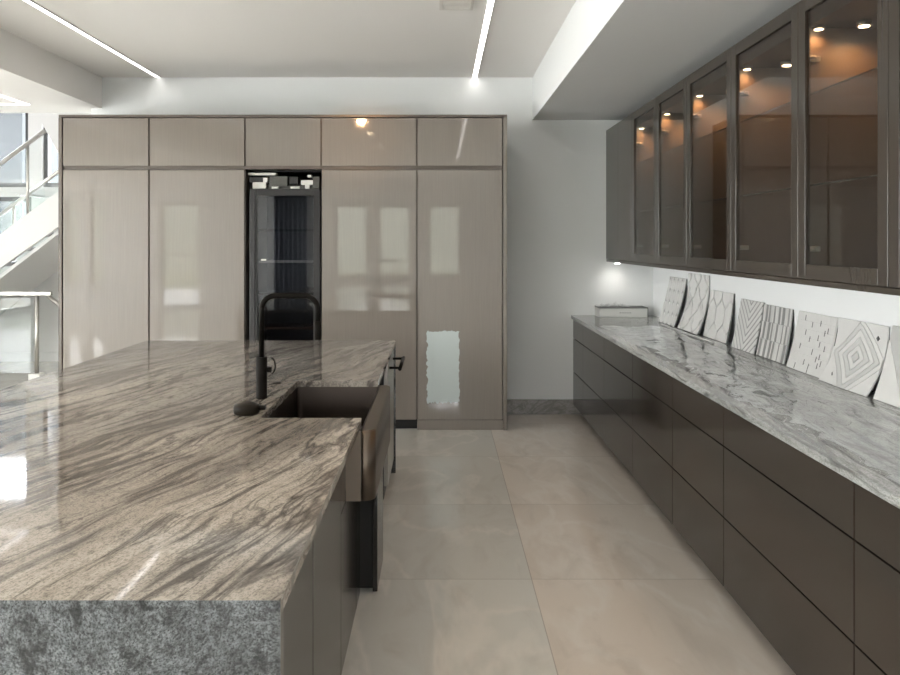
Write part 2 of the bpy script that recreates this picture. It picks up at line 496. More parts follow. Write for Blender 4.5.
for q in ((x0,x0+.02,y0,y1),(x1-.02,x1,y0,y1),(x0+.02,x1-.02,y0,y0+.02),(x0+.02,x1-.02,y1-.02,y1)): box(b, *q, ZC-.008, ZC-.0005)
obj('frame', b, M['vent'], t)
b = B()
for k in range(12): box(b, x0+.02, x1-.02, y0+.03+k*.032, y0+.052+k*.032, ZC-.006, ZC-.001)
obj('slats', b, M['vent'], t)
for k, y in enumerate((3.66, 2.43)):
    t = thing('recessed_downlight', 'round warm recessed downlight above the island, %s' % ('nearer the sink' if k == 0 else 'nearer the front end'), 'light', (-.97, y, ZC-.02), 'downlights over the island')
    b = B(); lathe(b, [(.062, ZC-.0005),(.062, ZC-.012),(.046, ZC-.012),(.046, ZC-.0005)], -.97, y); obj('trim_ring', b, M['white'], t)
    b = B(); lathe(b, [(.045, ZC-.001),(.044, ZC-.014),(.034, ZC-.024),(.012, ZC-.028)], -.97, y); obj('lens', b, M['warm_lens'], t)
    L = lamp('SPOT', 'lamp', (-.97, y, ZC-.035), 14, (1, .72, .42), t, spot_size=1.5, spot_blend=.8, shadow_soft_size=.04)
    if k == 0:   # beam narrowed and aimed to add a warm glow on the overhead cabinets
        L.data.spot_size = .36; L.data.spot_blend = 1.0; L.data.energy = 50; L.data.shadow_soft_size = .045; L.data.color = (1, .55, .24)
        L.rotation_euler = (Vector((-.72, 6.67, 2.52)) - Vector((-.97, y, ZC-.035))).to_track_quat('-Z', 'Y').to_euler()

# ------------------------------------------------------------------ tall cabinets
YT = 6.67
cx = [-3.23, -2.487, -1.665, -1.012, -.193, .543]
G = .006
place = ['at the left end', 'second from the left', 'above the wine fridge', 'right of the wine fridge', 'at the right end']
for k in range(5):
    x0, x1 = cx[k], cx[k+1]
    mid = (x0+x1)/2
    upl = ['leftmost beige gloss overhead cabinet, above the first tall door', 'second beige gloss overhead cabinet from the left', 'beige gloss overhead cabinet directly above the glass wine fridge', 'beige gloss overhead cabinet catching the warm lamp reflections', 'rightmost beige gloss overhead cabinet next to the white wall'][k]
    t = thing('overhead_cabinet', upl, 'cabinet', (mid, 6.97, 2.24), 'overhead cabinets of the tall wall')
    b = B(); box(b, x0, x1, YT+.024, YB-.002, 2.236, 2.676); obj('body', b, M['beige_edge'], t)
    b = B(); box(b, x0+G, x1-G, YT, YT+.022, 2.262, 2.672, .002, 1); obj('door', b, M['beige'], t)
    b = B(); box(b, x0 - (.03 if k == 0 else 0), x1 + (.035 if k == 4 else 0), YT-.004, YB-.002, 2.678, 2.70, .0015, 1); obj('top_panel', b, M['beige_edge'], t)
    if k == 2: continue
    lol = {0: 'tall beige gloss cabinet at the left end beside the stairs', 1: 'tall beige gloss cabinet just left of the wine fridge', 3: 'tall beige gloss cabinet just right of the wine fridge', 4: 'tall beige gloss cabinet at the right end with a pale film patch'}[k]
    t = thing('tall_cabinet', lol, 'cabinet', (mid, 6.97, 0), 'tall cabinets of the back wall')
    b = B(); box(b, x0, x1, YT+.024, YB-.002, .09, 2.234); obj('body', b, M['beige_edge'], t)
    b = B(); box(b, x0+G, x1-G, YT, YT+.022, .088, 2.226, .002, 1); obj('door', b, M['beige'], t)
    b = B()
    if k == 4: box(b, x0+.004, x1, YT+.004, YT+.024, 0, .084); obj('toe_kick', b, M['beige'], t)
    else: box(b, x0, x1, YT+.06, YT+.08, 0, .09); obj('toe_kick', b, M['black_gap'], t)
    if k == 0:
        b = B(); box(b, -3.262, -3.232, YT-.004, YB-.002, 0, 2.676, .0015, 1); obj('side_panel', b, M['beige_edge'], t)
    if k == 4:
        b = B(); box(b, .545, .578, YT-.014, YB-.002, 0, 2.676, .0015, 1); obj('side_panel', b, M['beige'], t)
# pale film left on the last door
b = B(); pts = []
x0, x1, z0, z1 = -.104, .17, .24, .848
nn = 34
for i in range(nn): pts.append((x0 + (x1-x0)*i/nn + random.uniform(-.004,.004), z0 + random.uniform(-.016,.008)))
for i in range(nn): pts.append((x1 + random.uniform(-.006,.006) - .004*i/nn, z0 + (z1-z0)*i/nn))
for i in range(nn): pts.append((x1 - (x1-x0)*i/nn, z1 + random.uniform(-.008,.006)))
for i in range(nn): pts.append((x0 + .012*i/nn*0 + random.uniform(-.012,.008), z1 - (z1-z0)*i/nn))
prism(b, pts, 'y', YT-.0012, YT-.0003)
tag(obj('protective_film', b, M['patch']), 'pale ragged patch of protective film stuck on the last tall door', 'film')

# wine fridge in its niche
t = thing('wine_fridge', 'tall dark glass-door wine fridge with bare electronics showing on top', 'fridge', (-1.34, 6.98, 0))
b = B(); x0, x1 = -1.63, -1.03
box(b, x0, x0+.03, 6.735, 7.27, .02, 2.06); box(b, x1-.03, x1, 6.735, 7.27, .02, 2.06); box(b, x0+.03, x1-.03, 7.23, 7.27, .02, 2.06)
box(b, x0+.03, x1-.03, 6.735, 7.23, .02, .3); box(b, x0+.03, x1-.03, 6.735, 7.23, 2.03, 2.06)
obj('body', b, M['fridge_in'], t)
b = B(); box(b, -1.66, -1.635, 6.80, 7.28, 0, 2.234); box(b, -1.025, -1.017, 6.80, 7.28, 0, 2.234); box(b, -1.66, -1.017, 7.274, 7.284, 0, 2.234); box(b, -1.635,-1.025,6.80,7.27,2.222,2.234)
obj('niche_lining', b, M['black_gap'], t)
b = B(); gx0, gx1, gz0, gz1 = -1.5625, -1.083, .34, 2.008
box(b, x0+.045, gx0, 6.69, 6.73, .1, 2.064, .002, 1); box(b, gx1, x1+.004, 6.69, 6.73, .1, 2.064, .002, 1)
box(b, gx0, gx1, 6.69, 6.73, gz1, 2.064, .002, 1); box(b, gx0, gx1, 6.69, 6.73, .1, gz0, .002, 1)
d = obj('door', b, M['fridge'], t)
b = B(); box(b, x0, x0+.045, 6.684, 6.73, .1, 2.064, .004, 2); obj('handle', b, M['fridge_light'], d)
b = B(); box(b, gx0, gx1, 6.70, 6.708, gz0, gz1); obj('glass_pane', b, M['glass_fridge'], d)
b = B(); box(b, -1.53, -1.488, 6.683, 6.69, 0, .008) if False else box(b, -1.535, -1.49, 6.694, 6.6995, 1.45, 1.464, .002, 1); obj('badge', b, M['white_plastic'], d)
for z in (.55, .85, 1.15, 1.43, 1.7):
    b = B(); box(b, x0+.035, x1-.035, 6.76, 6.775, z, z+.022)
    for i in range(14): tube(b, [(x0+.05+i*.038, 6.775, z+.008), (x0+.05+i*.038, 7.22, z+.008)], .003, 6)
    obj('shelf', b, M['alu'] if z in (1.43,) else M['wood'] if z < 1 else M['fridge'], t)
b = B(); box(b, x0+.02, x1-.02, 6.76, 7.2, 2.062, 2.10); obj('control_board', b, M['pcb'], t)
for (px0, px1, py0, py1, m) in ((247.5,275.5,172.6,175,'white_plastic'),(252,265.5,182,188.5,'white_plastic'),(262.5,267,177.5,182,'white_plastic'),(248.5,262,177,182,'fridge_light'),(269,287,176,186,'pcb'),(289,297,176.5,184,'fridge'),(300.5,312.5,180,184.5,'white_plastic'),(304.5,309,184.5,188.5,'white_plastic'),(307,311,174.5,177,'white_plastic'),(271,278,186.3,188.5,'white_plastic'),(290,299,186.3,188.5,'white_plastic'),(312.5,319,176.5,188,'pcb')):
    b = B(); s = 116
    box(b, (px0-439.5)/s, (px1-439.5)/s, 6.735, 6.78+random.uniform(0,.06), CH+(242-py1)/s, CH+(242-py0)/s, .002, 1)
    obj('connector' if m == 'white_plastic' else 'control_module', b, M[m], t)

# ------------------------------------------------------------------ island
IX0, IX1, IY0, IY1 = -2.05, -.306, 1.50, 5.457
TOP = .92
SX0, SY0, SY1 = -.706, 3.055, 3.872
t = thing('island_worktop', 'large streaked beige granite island worktop with waterfall ends', 'worktop', ((IX0+IX1)/2, (IY0+IY1)/2, 0))
b = B(); prism(b, [(IX0,IY0),(IX1,IY0),(IX1,SY0),(SX0+.02,SY0)]+arc(SX0+.02,SY0+.02,.02,-PI/2,-PI,4)[1:]+arc(SX0+.02,SY1-.02,.02,PI,PI/2,4)+[(IX1,SY1),(IX1,IY1),(IX0,IY1)], 'z', TOP-.03, TOP)
b.normal_update()
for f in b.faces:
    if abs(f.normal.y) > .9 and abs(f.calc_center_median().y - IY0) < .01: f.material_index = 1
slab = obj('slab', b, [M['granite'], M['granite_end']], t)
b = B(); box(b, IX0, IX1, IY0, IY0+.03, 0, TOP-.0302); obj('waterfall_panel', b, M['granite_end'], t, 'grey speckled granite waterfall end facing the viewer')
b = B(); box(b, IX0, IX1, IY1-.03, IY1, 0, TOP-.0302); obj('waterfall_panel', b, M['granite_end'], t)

FX = -.36
t = thing('kitchen_island', 'dark taupe island cabinet run under the beige granite worktop', 'cabinet', (-1.1, 3.4, 0))
b = B()
box(b, -1.75, FX-.024, 1.532, 2.95, .08, .888); box(b, -1.75, FX-.024, 3.935, 4.80, .08, .888)
box(b, -1.75, -.90, 2.95, 3.935, .08, .888); box(b, -1.75, -.90, 4.80, 5.424, .08, .888)
box(b, -.90, FX-.024, 2.95, 3.935, .08, .10)
box(b, -1.72, FX-.08, 1.56, 4.80, 0, .08)
obj('carcass', b, M['carcass'], t)
for y0, y1, z0, z1 in ((1.534,2.217,.02,.888),(2.217,2.847,.02,.888),(2.847,3.36,.02,.612),(3.365,3.53,.02,.612),(3.935,4.37,.02,.888),(4.37,4.80,.02,.888)):
    b = B(); box(b, FX-.022, FX, y0+.002, y1-.002, z0, z1, .0015, 1); obj('door_panel', b, M['dark_island'], t)
b = B(); box(b, FX-.022, FX, 2.849, 2.975, .616, .888, .001, 1); obj('filler_panel', b, M['dark_island'], t)
pull = obj('pull_out_front', box(B(), -.305, -.284, 3.56, 3.92, 0.012, .608, .0015, 1), M['dark_island'], t, 'dark pull-out front standing slightly open under the sink')
b = B(); box(b, -.85, -.306, 3.58, 3.60, .02, .5); box(b, -.85, -.306, 3.88, 3.90, .02, .5); box(b, -.85, -.306, 3.60, 3.88, .02, .035)
obj('pull_out_bin', b, M['black_gap'], t)

# appliance at the far end of the island
t = thing('undercounter_appliance', 'stainless undercounter appliance with black bar handle in island far end', 'appliance', (-.6, 5.1, 0))
b = B(); box(b, -.885, -.345, 4.81, 5.415, .02, .872); obj('body', b, M['fridge'], t)
d = obj('door', box(B(), -.343, -.318, 4.812, 5.413, .1, .87, .003, 2), M['steel'], t)
b = B(); tube(b, [(-.248, 4.87, .815), (-.248, 5.36, .815)], .011, 14)
for y in (4.92, 5.31): tube(b, [(-.32, y, .815), (-.248, y, .815)], .008, 10)
obj('handle', b, M['black_metal'], d, 'black bar handle')
b = B(); box(b, -.85, -.36, 4.83, 5.40, 0, .02); obj('plinth', b, M['black_gap'], t)

# sink
t = thing('farmhouse_sink', 'gunmetal apron-front sink set into the island worktop edge', 'sink', (-.5, 3.45, .645))
b = B(); bx0, bx1, by0, by1, bz0, bz1 = -.80, -.30, 2.985, 3.93, .66, .8885
ins = .10
def rrect(x0, x1, y0, y1, r, n=5):
    return arc(x1-r, y0+r, r, -PI/2, 0, n) + arc(x1-r, y1-r, r, 0, PI/2, n) + arc(x0+r, y1-r, r, PI/2, PI, n) + arc(x0+r, y0+r, r, PI, 1.5*PI, n)
loops = [(rrect(bx0, bx1, by0, by1, .012), bz0), (rrect(bx0, bx1, by0, by1, .012), bz1),
         (rrect(SX0-.006, bx1-.002, SY0-.012, SY1+.012, .018), bz1), (rrect(SX0+.002, bx1-.004, SY0, SY1, .03), bz0+.03), (rrect(SX0+.03, bx1-.03, SY0+.03, SY1-.03, .03), bz0+.014)]
rings = [[b.verts.new((p[0], p[1], z)) for p in lp] for lp, z in loops]
for r0, r1 in zip(rings, rings[1:]):
    for k in range(len(r0)): b.faces.new((r0[k], r0[(k+1) % len(r0)], r1[(k+1) % len(r0)], r1[k]))
b.faces.new(rings[0]); b.faces.new(rings[-1]); bmesh.ops.recalc_face_normals(b, faces=b.faces)
obj('basin', b, M['sink_in'], t)
b = B(); r = .045; ax0, ax1, ay0, ay1 = -.362, -.246, 2.98, 3.935
out = [(ax0, ay0)] + arc(ax1-r, ay0+r, r, -PI/2, 0, 10) + arc(ax1-r, ay1-r, r, 0, PI/2, 10) + [(ax0, ay1)]
inn = [(-.2995, ay1), (-.2995, ay0)]
# front wall of the sink with rounded corners, rim slightly lower than the slab underside
fs = prism(b, [(-.2985, ay0)] + arc(ax1-r, ay0+r, r, -PI/2, 0, 10) + arc(ax1-r, ay1-r, r, 0, PI/2, 10) + [(-.2985, ay1)], 'z', .618, .8878)
es = [e for e in b.edges if abs(e.verts[0].co.z - e.verts[1].co.z) < 1e-6]
bmesh.ops.bevel(b, geom=es, offset=.003, segments=2, affect='EDGES')
for f in b.faces:
    if abs(f.normal.z) < .3: f.smooth = True
obj('apron', b, M['sink'], t, 'rounded apron front')
b = B(); box(b, ax0+.003, -.2995, ay0, ay0+.004, .618, .8878); obj('apron_return', b, M['sink'], t)
b = B(); lathe(b, [(.045, bz0+.0145), (.045, bz0+.018), (.03, bz0+.018), (.028, bz0+.0165)], -.52, 3.46); obj('drain', b, M['steel'], t)

# faucet
FX0, FY0 = -.787, 3.446
t = thing('kitchen_faucet', 'tall matte black square-arch faucet standing behind the sink', 'faucet', (FX0, FY0, TOP))
b = B(); lathe(b, [(.027, TOP), (.027, TOP+.006), (.0245, TOP+.008), (.0245, TOP+.178), (.0225, TOP+.182)], FX0, FY0); obj('body', b, M['black_metal'], t)
b = B(); r = .06; zt = 1.372; xe = FX0+.248
path = [(FX0, TOP+.18), (FX0, zt-r)] + [(FX0+r-r*math.cos(a), zt-r+r*math.sin(a)) for a in [PI/2*i/8 for i in range(1, 9)]]
path += [(xe-r+r*math.sin(a), zt-r+r*math.cos(a)) for a in [PI/2*i/8 for i in range(0, 9)]] + [(xe, 1.185)]
tube(b, [(x, FY0, z) for x, z in path], .0128, 18); obj('spout', b, M['black_metal'], t)
b = B(); tube(b, [(xe, FY0, 1.26), (xe, FY0, 1.178)], .0155, 18); obj('spray_head', b, M['black_metal'], t)
b = B(); tube(b, [(FX0+.02, FY0, 1.045), (FX0+.044, FY0, 1.045)], .012, 14)
ringp = [(FX0+.044+.016*math.sin(a)*1.0, FY0, 1.062+.034*math.cos(a)) for a in [PI*(i/12) for i in range(13)]]
tube(b, ringp, .0035, 8); obj('lever', b, M['black_metal'], t)

t = thing('sink_stopper', 'flat round dark bronze sink stopper lying on the granite near the faucet', 'stopper', (-.765, 3.13, TOP))
sx, sy = -.775, 3.13
b = B(); lathe(b, [(.046, TOP+.001), (.052, TOP+.008), (.0525, TOP+.03), (.048, TOP+.038), (.03, TOP+.0425), (.008, TOP+.044)], sx, sy); obj('cap', b, M['bronze'], t)
b = B(); box(b, sx+.048, sx+.078, sy-.012, sy+.012, TOP+.016, TOP+.034, .005, 2); obj('tab', b, M['black_metal'], t)
b = B(); lathe(b, [(.021, TOP+.0005), (.021, TOP+.004), (.018, TOP+.005)], -.792, 3.80)
tag(obj('air_switch_button', b, M['bronze']), 'small flat dark button set in the granite behind the sink', 'button')

# ------------------------------------------------------------------ right run: base cabinets
BX = 1.25
ys = [.55, 1.27, 2.349, 3.427, 4.18, 5.05, 5.92, 6.786, 7.288]
bl = ['dark taupe base drawer unit nearest the viewer, mostly out of view', 'dark taupe base drawer unit at the lower right corner of the view',
      'wide dark taupe drawer unit next to the lower right corner unit', 'narrow dark taupe drawer unit just beyond the wide near one',
      'fourth dark taupe base cabinet counted from the far wall', 'third dark taupe base cabinet counted from the far wall',
      'second dark taupe base cabinet counted from the far wall', 'slim dark taupe filler cabinet against the back wall under the carton']
for k in range(8):
    y0, y1 = ys[k], ys[k+1]
    t = thing('base_cabinet', bl[k], 'cabinet', (1.6, (y0+y1)/2, 0), 'base drawer units along the right wall')
    b = B(); box(b, BX+.024, XR-.002, y0+.0005, y1-.0005, .092, .893); obj('body', b, M['black_gap'], t)
    g = .003 if y0 < 4.3 else .0015
    for z0, z1 in ((.092, .395), (.401, .708), (.7145, .892)):
        b = B(); box(b, BX, BX+.022, y0+g, y1-g, z0, z1, .001, 1); obj('drawer_front', b, M['dark'], t)
    b = B(); box(b, BX+.09, BX+.11, y0, y1, 0, .092); obj('toe_kick', b, M['carcass'], t)
b = B(); box(b, 1.23, XR-.001, .55, YB-.001, .895, .925, .003, 2)
tag(obj('side_worktop', b, M['granite_grey']), 'long grey streaked granite worktop along the right wall', 'worktop')

# ------------------------------------------------------------------ right run: glass wall cabinets
UX = 1.558
us = [1.2, 1.96, 2.706, 3.386, 4.164, 4.912, 5.606, 6.31]
ul = ['dark taupe glass-door wall cabinet nearest the viewer, out of view', 'dark taupe wall cabinet cut off by the right edge of the view',
      'largest-looking full glass-door wall cabinet, next to the one cut by the right edge', 'glass-door wall cabinet above the striped tile sample',
      'third glass-door wall cabinet from the far end', 'second glass-door wall cabinet from the far end',
      'farthest and narrowest-looking glass-door wall cabinet, beside the solid door']
for k in range(7):
    y0, y1 = us[k], us[k+1]
    t = thing('wall_cabinet', ul[k], 'cabinet', (1.78, (y0+y1)/2, 1.425), 'glass-door wall cabinets')
    b = B()
    box(b, UX+.026, XR-.001, y0+.0005, y0+.016, 1.45, 2.535); box(b, UX+.026, XR-.001, y1-.016, y1-.0005, 1.45, 2.535)
    box(b, XR-.012, XR-.001, y0+.016, y1-.016, 1.47, 2.535)
    box(b, UX+.026, XR-.012, y0+.016, y1-.016, 1.45, 1.47)
    obj('body', b, M['cab_inside'], t)
    b = B(); box(b, UX+.026, XR-.001, y0+.0005, y1-.0005, 2.535, 2.65); obj('top_board', b, M['carcass'], t)
    b = B(); box(b, UX+.004, XR-.001, y0, y1, 1.427, 1.4495); obj('bottom_panel', b, M['dark_up'], t)
    b = B(); st = .063; g = .0025
    gy0, gy1, gz0, gz1 = y0+g+st, y1-g-st, 1.515, 2.592
    box(b, UX, UX+.022, y0+g, gy0, 1.453, 2.652, .001, 1); box(b, UX, UX+.022, gy1, y1-g, 1.453, 2.652, .001, 1)
    box(b, UX, UX+.022, gy0, gy1, 1.453, gz0, .001, 1); box(b, UX, UX+.022, gy0, gy1, gz1, 2.652, .001, 1)
    d = obj('door', b, M['dark_up'], t)
    b = B(); box(b, UX+.008, UX+.013, gy0-.001, gy1+.001, gz0-.001, gz1+.001); obj('glass_pane', b, M['glass_smoke'], d)
    for z in (1.85, 2.243):
        b = B(); box(b, UX+.045, XR-.014, y0+.018, y1-.018, z, z+.008)
        for f in b.faces: f.material_index = 1 if abs(f.normal.x) > .5 else 0
        b.normal_update()
        for f in b.faces: f.material_index = 1 if abs(f.normal.x) > .5 else 0
        obj('shelf', b, [M['glass_shelf'], M['glass_edge']], t)
        for yy in (y0+.022, y1-.022):
            pass
    for z in (1.58, 2.40):
        b = B(); hs = y1-.016
        box(b, UX+.024, UX+.085, hs-.014, hs, z-.012, z+.012, .003, 1)
        lathe(b, [(.017, z-.006), (.017, z+.006)], UX+.04, hs-.03, 16)
        obj('hinge', b, M['alu'], t)
    # small lamps under the cabinet top: one by the far door edge, one towards the wall
    b = B(); lathe(b, [(.026, 2.5348), (.026, 2.522), (.02, 2.521)], 1.625, y1-.048, 18); p = obj('puck_lamp', b, M['alu'], t)
    b = B(); lathe(b, [(.017, 2.5208), (.017, 2.519)], 1.625, y1-.048, 18); obj('lens', b, M['warm_lens'], p)
    lamp('SPOT', 'lamp', (1.625, y1-.048, 2.515), 2.2, (1, .55, .23), t, spot_size=2.7, spot_blend=.9, shadow_soft_size=.02)
    px, pm = 1.78, (y0+y1)/2 + .22
    b = B(); lathe(b, [(.030, 2.5348), (.030, 2.516), (.024, 2.515)], px, pm, 20); p = obj('puck_lamp', b, M['alu'], t)
    b = B(); lathe(b, [(.021, 2.5148), (.021, 2.5125)], px, pm, 20); obj('lens', b, M['warm_lens'], p)
    lamp('SPOT', 'lamp', (px, pm, 2.508), 5.5, (1, .55, .23), t, spot_size=2.7, spot_blend=.9, shadow_soft_size=.025)
for k, (y0, y1) in enumerate(((6.31, 6.80), (6.80, 7.288))):
    t = thing('wall_cabinet', ['solid dark taupe wall cabinet next to the glass doors', 'solid dark taupe wall cabinet in the far corner'][k], 'cabinet', (1.78, (y0+y1)/2, 1.425), 'solid wall cabinets')
    b = B(); box(b, UX+.026, XR-.001, y0+.0005, y1-.0005, 1.45, 2.65); obj('body', b, M['carcass'], t)
    b = B(); box(b, UX+.004, XR-.001, y0, y1, 1.427, 1.4495); obj('bottom_panel', b, M['dark_up'], t)
    b = B(); box(b, UX, UX+.022, y0+.001, y1-.001, 1.453, 2.652, .001, 1); obj('door', b, M['dark_up'], t)
# lamps below the wall cabinets
x, y = 1.63, 7.14
t = thing('under_cabinet_downlight', 'small puck lamp under the far corner of the wall cabinets', 'light', (x, y, 1.41))
b = B(); lathe(b, [(.03, 1.4268), (.03, 1.416), (.026, 1.415)], x, y, 18); obj('housing', b, M['black_metal'], t)
b = B(); lathe(b, [(.022, 1.4148), (.022, 1.4125)], x, y, 18); obj('lens', b, M['white_lens'], t)
lamp('SPOT', 'lamp', (x, y, 1.408), .8, (1, .97, .92), t, spot_size=2.6, spot_blend=.8, shadow_soft_size=.03)
t = thing('under_cabinet_downlight_strip', 'long light strip hidden under the wall cabinets near the wall', 'light', (1.86, 4.1, 1.418))
b = B(); box(b, 1.85, 1.87, 1.3, 6.9, 1.421, 1.4268); obj('channel', b, M['alu'], t)
b = B(); box(b, 1.852, 1.868, 1.3, 6.9, 1.4185, 1.4208); obj('diffuser', b, M['led_under'], t)

# ------------------------------------------------------------------ things on the side worktop
WT = .925
t = thing('carton', 'flat white carton lying at the far end of the right worktop', 'box', (1.666, 7.14, WT))
cx0, cx1, cy0, cy1, cz1 = 1.446, 1.885, 7.05, 7.255, WT+.092
obj('box', box(B(), cx0, cx1, cy0, cy1, WT+.0005, cz1-.008, .003, 1), M['carton'], t)
b = B(); box(b, cx0-.003, cx1+.003, cy0-.003, cy1+.003, cz1-.008, cz1, .002, 1); box(b, cx1+.0005, cx1+.004, cy0-.002, cy1, WT+.002, cz1-.008); obj('lid', b, M['carton_edge'], t)
b = B()
for i in range(5): box(b, 1.63+i*.022, 1.645+i*.022, cy0-.0012, cy0-.0002, WT+.04, WT+.048)
obj('print', b, M['ink'], t)
b = B(); nx, ny = 16, 9
gr = [[b.verts.new((1.435+.29*i/(nx-1), 7.05+.19*j/(ny-1), cz1+.004+abs(mnoise.noise((i*.55, j*.6, 3.0)))*.075*math.sin(PI*(i+.7)/(nx+.6)))) for j in range(ny)] for i in range(nx)]
for i in range(nx-1):
    for j in range(ny-1): b.faces.new((gr[i][j], gr[i+1][j], gr[i+1][j+1], gr[i][j+1]))
tag(obj('plastic_wrap', b, M['film']), 'crumpled clear plastic wrap on top of the white carton', 'plastic wrap')

# plastic film spread on the worktop
b = B(); nx, ny = 26, 150
gr = []
for i in range(nx):
    row = []
    for j in range(ny):
        x = 1.30 + .50*i/(nx-1); y = 2.0 + 4.3*j/(ny-1)
        h = .0015 + .016*max(0, mnoise.noise((x*7, y*2.3, 2.0))+.1) + .010*(.35-min(.35, abs(mnoise.noise((x*9+y*3, y*7-x*4, 5.0)))))
        edge = min(i, nx-1-i, j, ny-1-j)
        row.append(b.verts.new((x + .02*mnoise.noise((0, y*1.6, 8)), y, WT + (.001 if edge == 0 else h))))
    gr.append(row)
for i in range(nx-1):
    for j in range(ny-1): b.faces.new((gr[i][j], gr[i+1][j], gr[i+1][j+1], gr[i][j+1])).smooth = True
tag(obj('plastic_film', b, M['film']), 'wrinkled clear plastic film spread along the grey side worktop', 'plastic film')

# tile sample sheets
def clip(poly, w, h):
    def cut(poly, inside, inter):
        out = []
        for i in range(len(poly)):
            a, c = poly[i-1], poly[i]
            ia, ic = inside(a), inside(c)
            if ic:
                if not ia: out.append(inter(a, c))
                out.append(c)
            elif ia: out.append(inter(a, c))
        return out
    def ix(v): return lambda a, c: (v, a[1] + (c[1]-a[1])*(v-a[0])/(c[0]-a[0]))
    def iy(v): return lambda a, c: (a[0] + (c[0]-a[0])*(v-a[1])/(c[1]-a[1]), v)
    for ins, it in ((lambda p: p[0] >= 0, ix(0)), (lambda p: p[0] <= w, ix(w)), (lambda p: p[1] >= 0, iy(0)), (lambda p: p[1] <= h, iy(h))):
        if len(poly) < 3: return []
        poly = cut(poly, ins, it)
    return poly if len(poly) >= 3 else []

def shrink(poly, g):
    cxm = sum(p[0] for p in poly)/len(poly); cym = sum(p[1] for p in poly)/len(poly)
    out = []
    n = len(poly)
    area = sum(poly[i-1][0]*poly[i][1]-poly[i][0]*poly[i-1][1] for i in range(n))
    s = 1 if area > 0 else -1
    for i in range(n):
        p0, p1, p2 = Vector(poly[i-1]), Vector(poly[i]), Vector(poly[(i+1) % n])
        d1 = (p1-p0).normalized(); d2 = (p2-p1).normalized()
        n1 = Vector((-d1.y, d1.x))*s; n2 = Vector((-d2.y, d2.x))*s
        m = n1+n2
        if m.length < 1e-6: return None
        m = m.normalized(); k = g/max(.35, m.dot(n1))
        q = p1+m*k; out.append((q.x, q.y))
    return out

def sample(label, y_left, w, h, tiles, grout, xb=1.915, lean=.062, sag=0.35, skew=0.0, x_rot=0.0, thick=.004):
    """tiles: list of (polygon in metres from the sheet's lower left corner, material)"""
    lean = XR - xb - .009
    t = thing('tile_sample', label, 'tile sample', (xb, y_left - w/2, WT), 'tile samples leaning on the right wall')
    def P(u, v, out):
        k = v/h
        x = xb + x_rot*u + lean*(k + sag*(k-k*k)) - out
        return (min(x, XR-.002), y_left - u - skew*v, WT + .002 + v*math.sqrt(max(.2, 1-(lean/h)**2)))
    def slab(bm, poly, o0, o1, mi=0, nv=10):
        # split tall polygons into bands so that they follow the curve
        v0, v1 = min(p[1] for p in poly), max(p[1] for p in poly)
        nb = max(1, int((v1-v0)/(h/nv)+.5))
        for q in range(nb):
            a, c = v0+(v1-v0)*q/nb, v0+(v1-v0)*(q+1)/nb
            sub = [(p[0], p[1]-a) for p in poly]
            sub = clip([(p[0]+5, p[1]) for p in sub], 10, c-a)
            if len(sub) < 3: continue
            sub = [(p[0]-5, p[1]+a) for p in sub]
            clean = []
            for p in sub:
                if not clean or (abs(p[0]-clean[-1][0])+abs(p[1]-clean[-1][1])) > 1e-5: clean.append(p)
            if len(clean) > 2 and (abs(clean[0][0]-clean[-1][0])+abs(clean[0][1]-clean[-1][1])) < 1e-5: clean.pop()
            if len(clean) < 3: continue
            lo = [bm.verts.new(P(p[0], p[1], o0)) for p in clean]; hi = [bm.verts.new(P(p[0], p[1], o1)) for p in clean]
            fs = [bm.faces.new(hi)]
            n = len(clean)
            for i in range(n): fs.append(bm.faces.new((lo[i], lo[(i+1) % n], hi[(i+1) % n], hi[i])))
            for f in fs: f.material_index = mi
            bmesh.ops.recalc_face_normals(bm, faces=fs)
    bm = B(); slab(bm, [(0,0),(w,0),(w,h),(0,h)], -.004, .003, 0, 12); obj('backing', bm, grout, t)
    bm = B(); slab(bm, [(.002,.002),(w-.002,.002),(w-.002,h-.002),(.002,h-.002)], -.0045-thick, -.0045, 0, 12); obj('mounting_board', bm, M['board'], t)
    names = []
    bm = B(); mats = []
    for poly, m in tiles:
        poly = clip(poly, w, h)
        if not poly: continue
        if m not in mats: mats.append(m)
        slab(bm, poly, .002, .007, mats.index(m))
    obj('tiles', bm, [M[m] for m in mats], t)
    return t

def hexes(w, h, hw, hh, cap, m, gap=.003):
    out = []; rows = int(h/(hh-cap))+3; cols = int(w/hw)+3
    for r in range(-1, rows):
        for c in range(-1, cols):
            x = c*hw + (hw/2 if r % 2 else 0); y = r*(hh-cap)
            p = [(x, y-hh/2), (x+hw/2, y-hh/2+cap), (x+hw/2, y+hh/2-cap), (x, y+hh/2), (x-hw/2, y+hh/2-cap), (x-hw/2, y-hh/2+cap)]
            q = shrink(p, gap)
            if q: out.append((q, m))
    return out

# 1 narrow pickets
w, h = .44, .40
tl = []
for c in range(-1, 9):
    for r in range(-1, 4):
        x = c*.056; y = r*.19 + (.095 if c % 2 else 0)
        tl.append((shrink([(x,y),(x+.028,y+.02),(x+.056,y),(x+.056,y+.17),(x+.028,y+.19),(x,y+.17)], .0032), 'tile_white'))
sample('white picket tile sample sheet leaning in the far left of the row', 6.70, w, h, tl, M['grout'], xb=1.885, lean=.09, skew=-.04)
